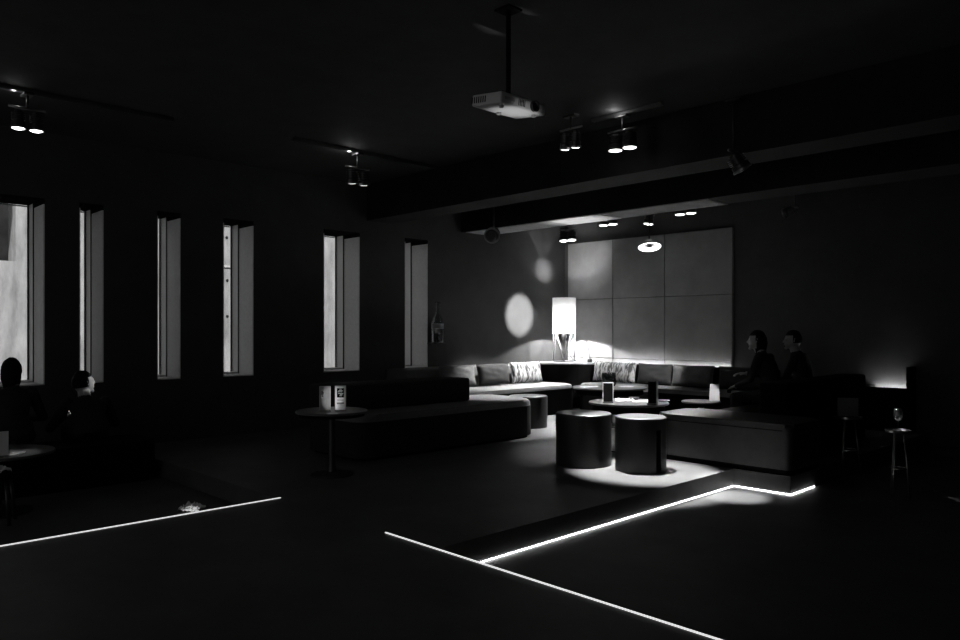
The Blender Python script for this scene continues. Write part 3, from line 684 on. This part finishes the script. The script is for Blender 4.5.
def person(loc, facing, seat, label, lean=.1, headturn=0, headpitch=0, wr=((.14, .42, .12), (-.16, .40, .10)), female=False, slump=0, hair='short'):
    """local: +y forward, z up from the floor under the feet; seat: height of the seat above the feet"""
    bm = B(); S = seat
    y0 = 0.0; ch = S + .60 - slump * .12; cy = y0 + lean
    def sp(f): return (0, y0 + lean * f * f ** .3, S + .06 + (ch - S - .06) * f)
    w = .88 if female else 1
    secs = [(sp(0), .15, .11), (sp(.12), .172, .128), (sp(.3), .158, .118), (sp(.5), .145 * w, .108), (sp(.72), .172 * w, .118), (sp(.88), .185 * w, .105), (sp(.97), .14 * w, .08), (sp(1.0), .08, .06)]
    loft(bm, secs)
    nb = Vector(sp(1.0)) + Vector((0, .01, -.02)); hp = nb + Vector((0, .035 + lean * .15, .125))
    chain(bm, [nb, hp], [.066, .055])
    # head
    Hm = Matrix.Translation(hp + Vector((0, .0, .055))) @ Matrix.Rotation(headturn, 4, 'Z') @ Matrix.Rotation(headpitch, 4, 'X')
    hb = B(); bmesh.ops.create_uvsphere(hb, u_segments=32, v_segments=24, radius=1)
    for v in hb.verts:
        x, y, z = v.co
        sx_, sy_, sz_ = .077, .098, .118
        if z < 0: sx_ *= 1 - .28 * z * z; sy_ *= 1 - .10 * z * z
        v.co = (x * sx_, y * sy_ + (.012 if z < -.3 and y > 0 else 0), z * sz_)
    capsule(hb, (0, .092, .012), (0, .112, -.022), .009, .014, 10); capsule(hb, (-.010, .100, -.026), (.010, .100, -.026), .009, .009, 8)
    capsule(hb, (-.045, .083, .022), (.045, .083, .022), .011, .011, 8)
    capsule(hb, (-.018, .092, -.060), (.018, .092, -.060), .009, .009, 8); capsule(hb, (0, .084, -.1), (0, .078, -.095), .02, .02, 10)
    for s in (-1, 1): capsule(hb, (s * .077, -.004, .018), (s * .080, .004, -.022), .013, .009, 8)
    xf(hb, Hm); me = bpy.data.meshes.new('t'); hb.to_mesh(me); hb.free(); bm.from_mesh(me); bpy.data.meshes.remove(me)
    # legs
    for s in (-1, 1):
        hip = (s * .095, y0 + .02, S + .085); kn = (s * .125, y0 + .46, S + .055); an = (s * .12, y0 + .47, .085); 
        chain(bm, [hip, ((s * .11), y0 + .24, S + .075), kn, (s * .124, y0 + .455, S * .62), an], [.088, .08, .058, .054, .036])
        chain(bm, [(s * .12, y0 + .45, .045), (s * .125, y0 + .56, .035), (s * .13, y0 + .64, .028)], [.042, .042, .03])
    # arms
    wrists = []
    for s, wp in ((1, wr[0]), (-1, wr[1])):
        sh = Vector((s * .175 * w, sp(.9)[1], sp(.9)[2])); wrp = Vector((wp[0], y0 + wp[1], S + wp[2]))
        mid = (sh + wrp) / 2; dd = wrp - sh; L = dd.length; h = math.sqrt(max(.0004, .285 ** 2 - (L / 2) ** 2)) if L < .57 else .02
        out = Vector((s * .75, -.5, -.6)); out = (out - out.project(dd)).normalized(); el = mid + out * h
        chain(bm, [sh, el, wrp], [.056, .042, .027]); wrists.append((wrp, (wrp - el).normalized(), -s))
    for wp_, d_, s in wrists: hand(bm, wp_, (d_ + Vector((0, .3, -.1))).normalized(), s)
    o = obj('person', bm, [M_cloth, M_skin], None)
    md = o.modifiers.new('fuse', 'REMESH'); md.mode = 'VOXEL'; md.voxel_size = .0085
    sm = o.modifiers.new('soft', 'SMOOTH'); sm.factor = .5; sm.iterations = 3
    bpy.context.view_layer.update(); dg = bpy.context.evaluated_depsgraph_get()
    me = bpy.data.meshes.new_from_object(o.evaluated_get(dg)); o.modifiers.clear(); o.data = me
    me.materials.clear(); me.materials.append(M_cloth); me.materials.append(M_skin)
    hc = hp + Vector((0, 0, .055))
    for p in me.polygons:
        c = p.center; p.use_smooth = True
        sk = (c - hc).length < .16 and c.z > nb.z + .025
        for wp_, d_, s in wrists:
            al = (c - wp_).dot(d_)
            if 0 < al < .23 and ((c - wp_) - d_ * al).length < .062 and c.z > S + .02 + (.145 if al > .0 and False else .0) and c.z > wp_.z - .055: sk = True
        p.material_index = 1 if sk else 0
    o.location = loc; o.rotation_euler = (0, 0, facing - PI / 2); tag(o, label, 'person')
    # hair, eyes, mouth, collar
    hb = B(); bmesh.ops.create_uvsphere(hb, u_segments=32, v_segments=20, radius=1); kill = []
    for v in hb.verts:
        x, y, z = v.co
        if (y > .35 and z < .42) or (z < (-.75 if hair == 'long' else -.35)): kill.append(v)
        v.co = (x * .086, y * .107 - .006, z * .128 + .003)
        if hair == 'long' and z < -.1: v.co.z -= .10 * (-z); v.co.y -= .01
    bmesh.ops.delete(hb, geom=kill, context='VERTS')
    for v in hb.verts: v.co += Vector((1, 1, 1)) * 0 + v.co.normalized() * .006 * noise.noise(v.co * 40)
    ex = bmesh.ops.solidify(hb, geom=hb.faces[:], thickness=.012)
    obj('hair', xf(hb, Hm), M_hair, o, True)
    for s in (-1, 1):
        eb = B(); bmesh.ops.create_uvsphere(eb, u_segments=12, v_segments=8, radius=.011); bmesh.ops.translate(eb, vec=(s * .031, .083, .004), verts=eb.verts[:]); obj('eye', xf(eb, Hm), mat('eye', .25, .2, .5), o, True)
    mb = bx(-.021, .021, .096, .1025, -.0615, -.0585); obj('mouth', xf(mb, Hm), mat('lips', .12, .5, .3), o)
    cb = B(); lathe(cb, [(.072, -.012), (.066, .03), (.06, .03), (.066, -.012), (.072, -.012)], 24, nb); obj('collar', cb, M_cloth, o, True)
    for s in (-1, 1):
        sb = B(); box(sb, s * .122 - .045, s * .122 + .045, y0 + .40, y0 + .675, .0, .016, .006, 2); obj('shoe_sole', sb, M_blackmetal, o, 'auto')
    return o
# guests on the side sofa, facing the small table
person((-4.00, 8.86, ZP), PI, .445, 'person in dark clothes on the side sofa beside the tent card table, forearm raised', lean=.16, headturn=.4, wr=((.12, .42, .34), (-.16, .42, .20)), female=True, hair='long')
person((-3.86, 9.42, ZP), PI + .1, .445, 'person in dark clothes on the side sofa closest to the back wall', lean=.10, headturn=.5, wr=((.14, .42, .20), (-.16, .40, .19)))
# guests by the windows, turned to the glass
t = bench('window_bench', 'black backless bench under the first two windows, where two guests sit', rrect(-8.25, -7.65, -.6, 2.9, (.05, .08, .08, .05)), 0, .40, M_black, 'bench', .04)
person((-7.98, 1.72, 0), PI - .1, .425, 'person with long dark hair seen from behind against the first window', lean=.10, headturn=-.3, wr=((.12, .42, .20), (-.15, .40, .19)), female=True, hair='long', slump=.6)
person((-8.0, 2.40, 0), PI - .05, .425, 'person bent forward beside the second window, face catching light', lean=.26, slump=1.9, headturn=-1.3, headpitch=.15, wr=((.10, .44, .24), (-.12, .44, .22)))
# things on their table
p = pt(1, 457, .5); menu_stand(p, .10, .20, face_cam(p) + .1, M_paper, 'white menu card standing on the window guests low table', 0, False)
p = pt(17, 454, .5); o = sheet(p, .075, .15, 1.0, M_paper, 'phone', 'pale phone lying on the window guests low table', 'phone', thick=.009)
obj('screen', bx(-.033, .033, -.068, .068, .009, .0098), M_paperdim, o)
t = thing('low_stool', 'low dark stool holding a white cloth, before the window guests', 'stool', (-6.75, 1.33, 0))
obj('seat', lathe(B(), [(0, .36), (.17, .36), (.18, .38), (.17, .40), (0, .40)], 36), M_black, t, 'auto')
for k in range(4):
    a = k * PI / 2 + .4; obj('leg', tube(B(), [(.12 * math.cos(a), .12 * math.sin(a), .36), (.16 * math.cos(a), .16 * math.sin(a), .005)], .014, 10), M_blackmetal, t, True)
sheet((-6.74, 1.33, .401), .14, .17, .3, M_napkin, 'cloth', 'crumpled white cloth on the low stool before the window guests', 'cloth', crumple=.09, seed=9)
p = pt(192, 510, 0.0); sheet(p, .18, .14, .6, M_napkin, 'napkin', 'white napkin dropped on the floor behind the LED edge of the raised floor', 'napkin', crumple=.09, seed=5)

# ------------------------------------------------------------------ daylight, world
sun = light('SUN', 'sun', (-12, 0, 12), 6.5); sun.data.angle = .02
sun.rotation_euler = Vector((-.50, .22, -1)).to_track_quat('-Z', 'Y').to_euler()
w = bpy.data.worlds.new('overcast'); sc.world = w; w.use_nodes = True
w.node_tree.nodes['Background'].inputs[0].default_value = (1, 1, 1, 1); w.node_tree.nodes['Background'].inputs[1].default_value = .22

# ------------------------------------------------------------------ camera and view
cd = bpy.data.cameras.new('camera'); cam = bpy.data.objects.new('camera', cd); COL.objects.link(cam)
cam.location = (0, 0, EYE); cam.rotation_euler = (PI / 2, 0, YAW)
cd.sensor_width = 36; cd.lens = F / 960 * 36; cd.shift_y = (HOR - 320) / 960; cd.clip_start = .05
sc.camera = cam
sc.view_settings.view_transform = 'Standard'; sc.view_settings.look = 'None'; sc.view_settings.exposure = 0; sc.view_settings.gamma = 1
sc.view_settings.use_curve_mapping = False
try:
    sc.cycles.use_denoising = True; sc.cycles.max_bounces = 6; sc.cycles.transparent_max_bounces = 12; sc.cycles.caustics_reflective = False; sc.cycles.caustics_refractive = False
except Exception: pass
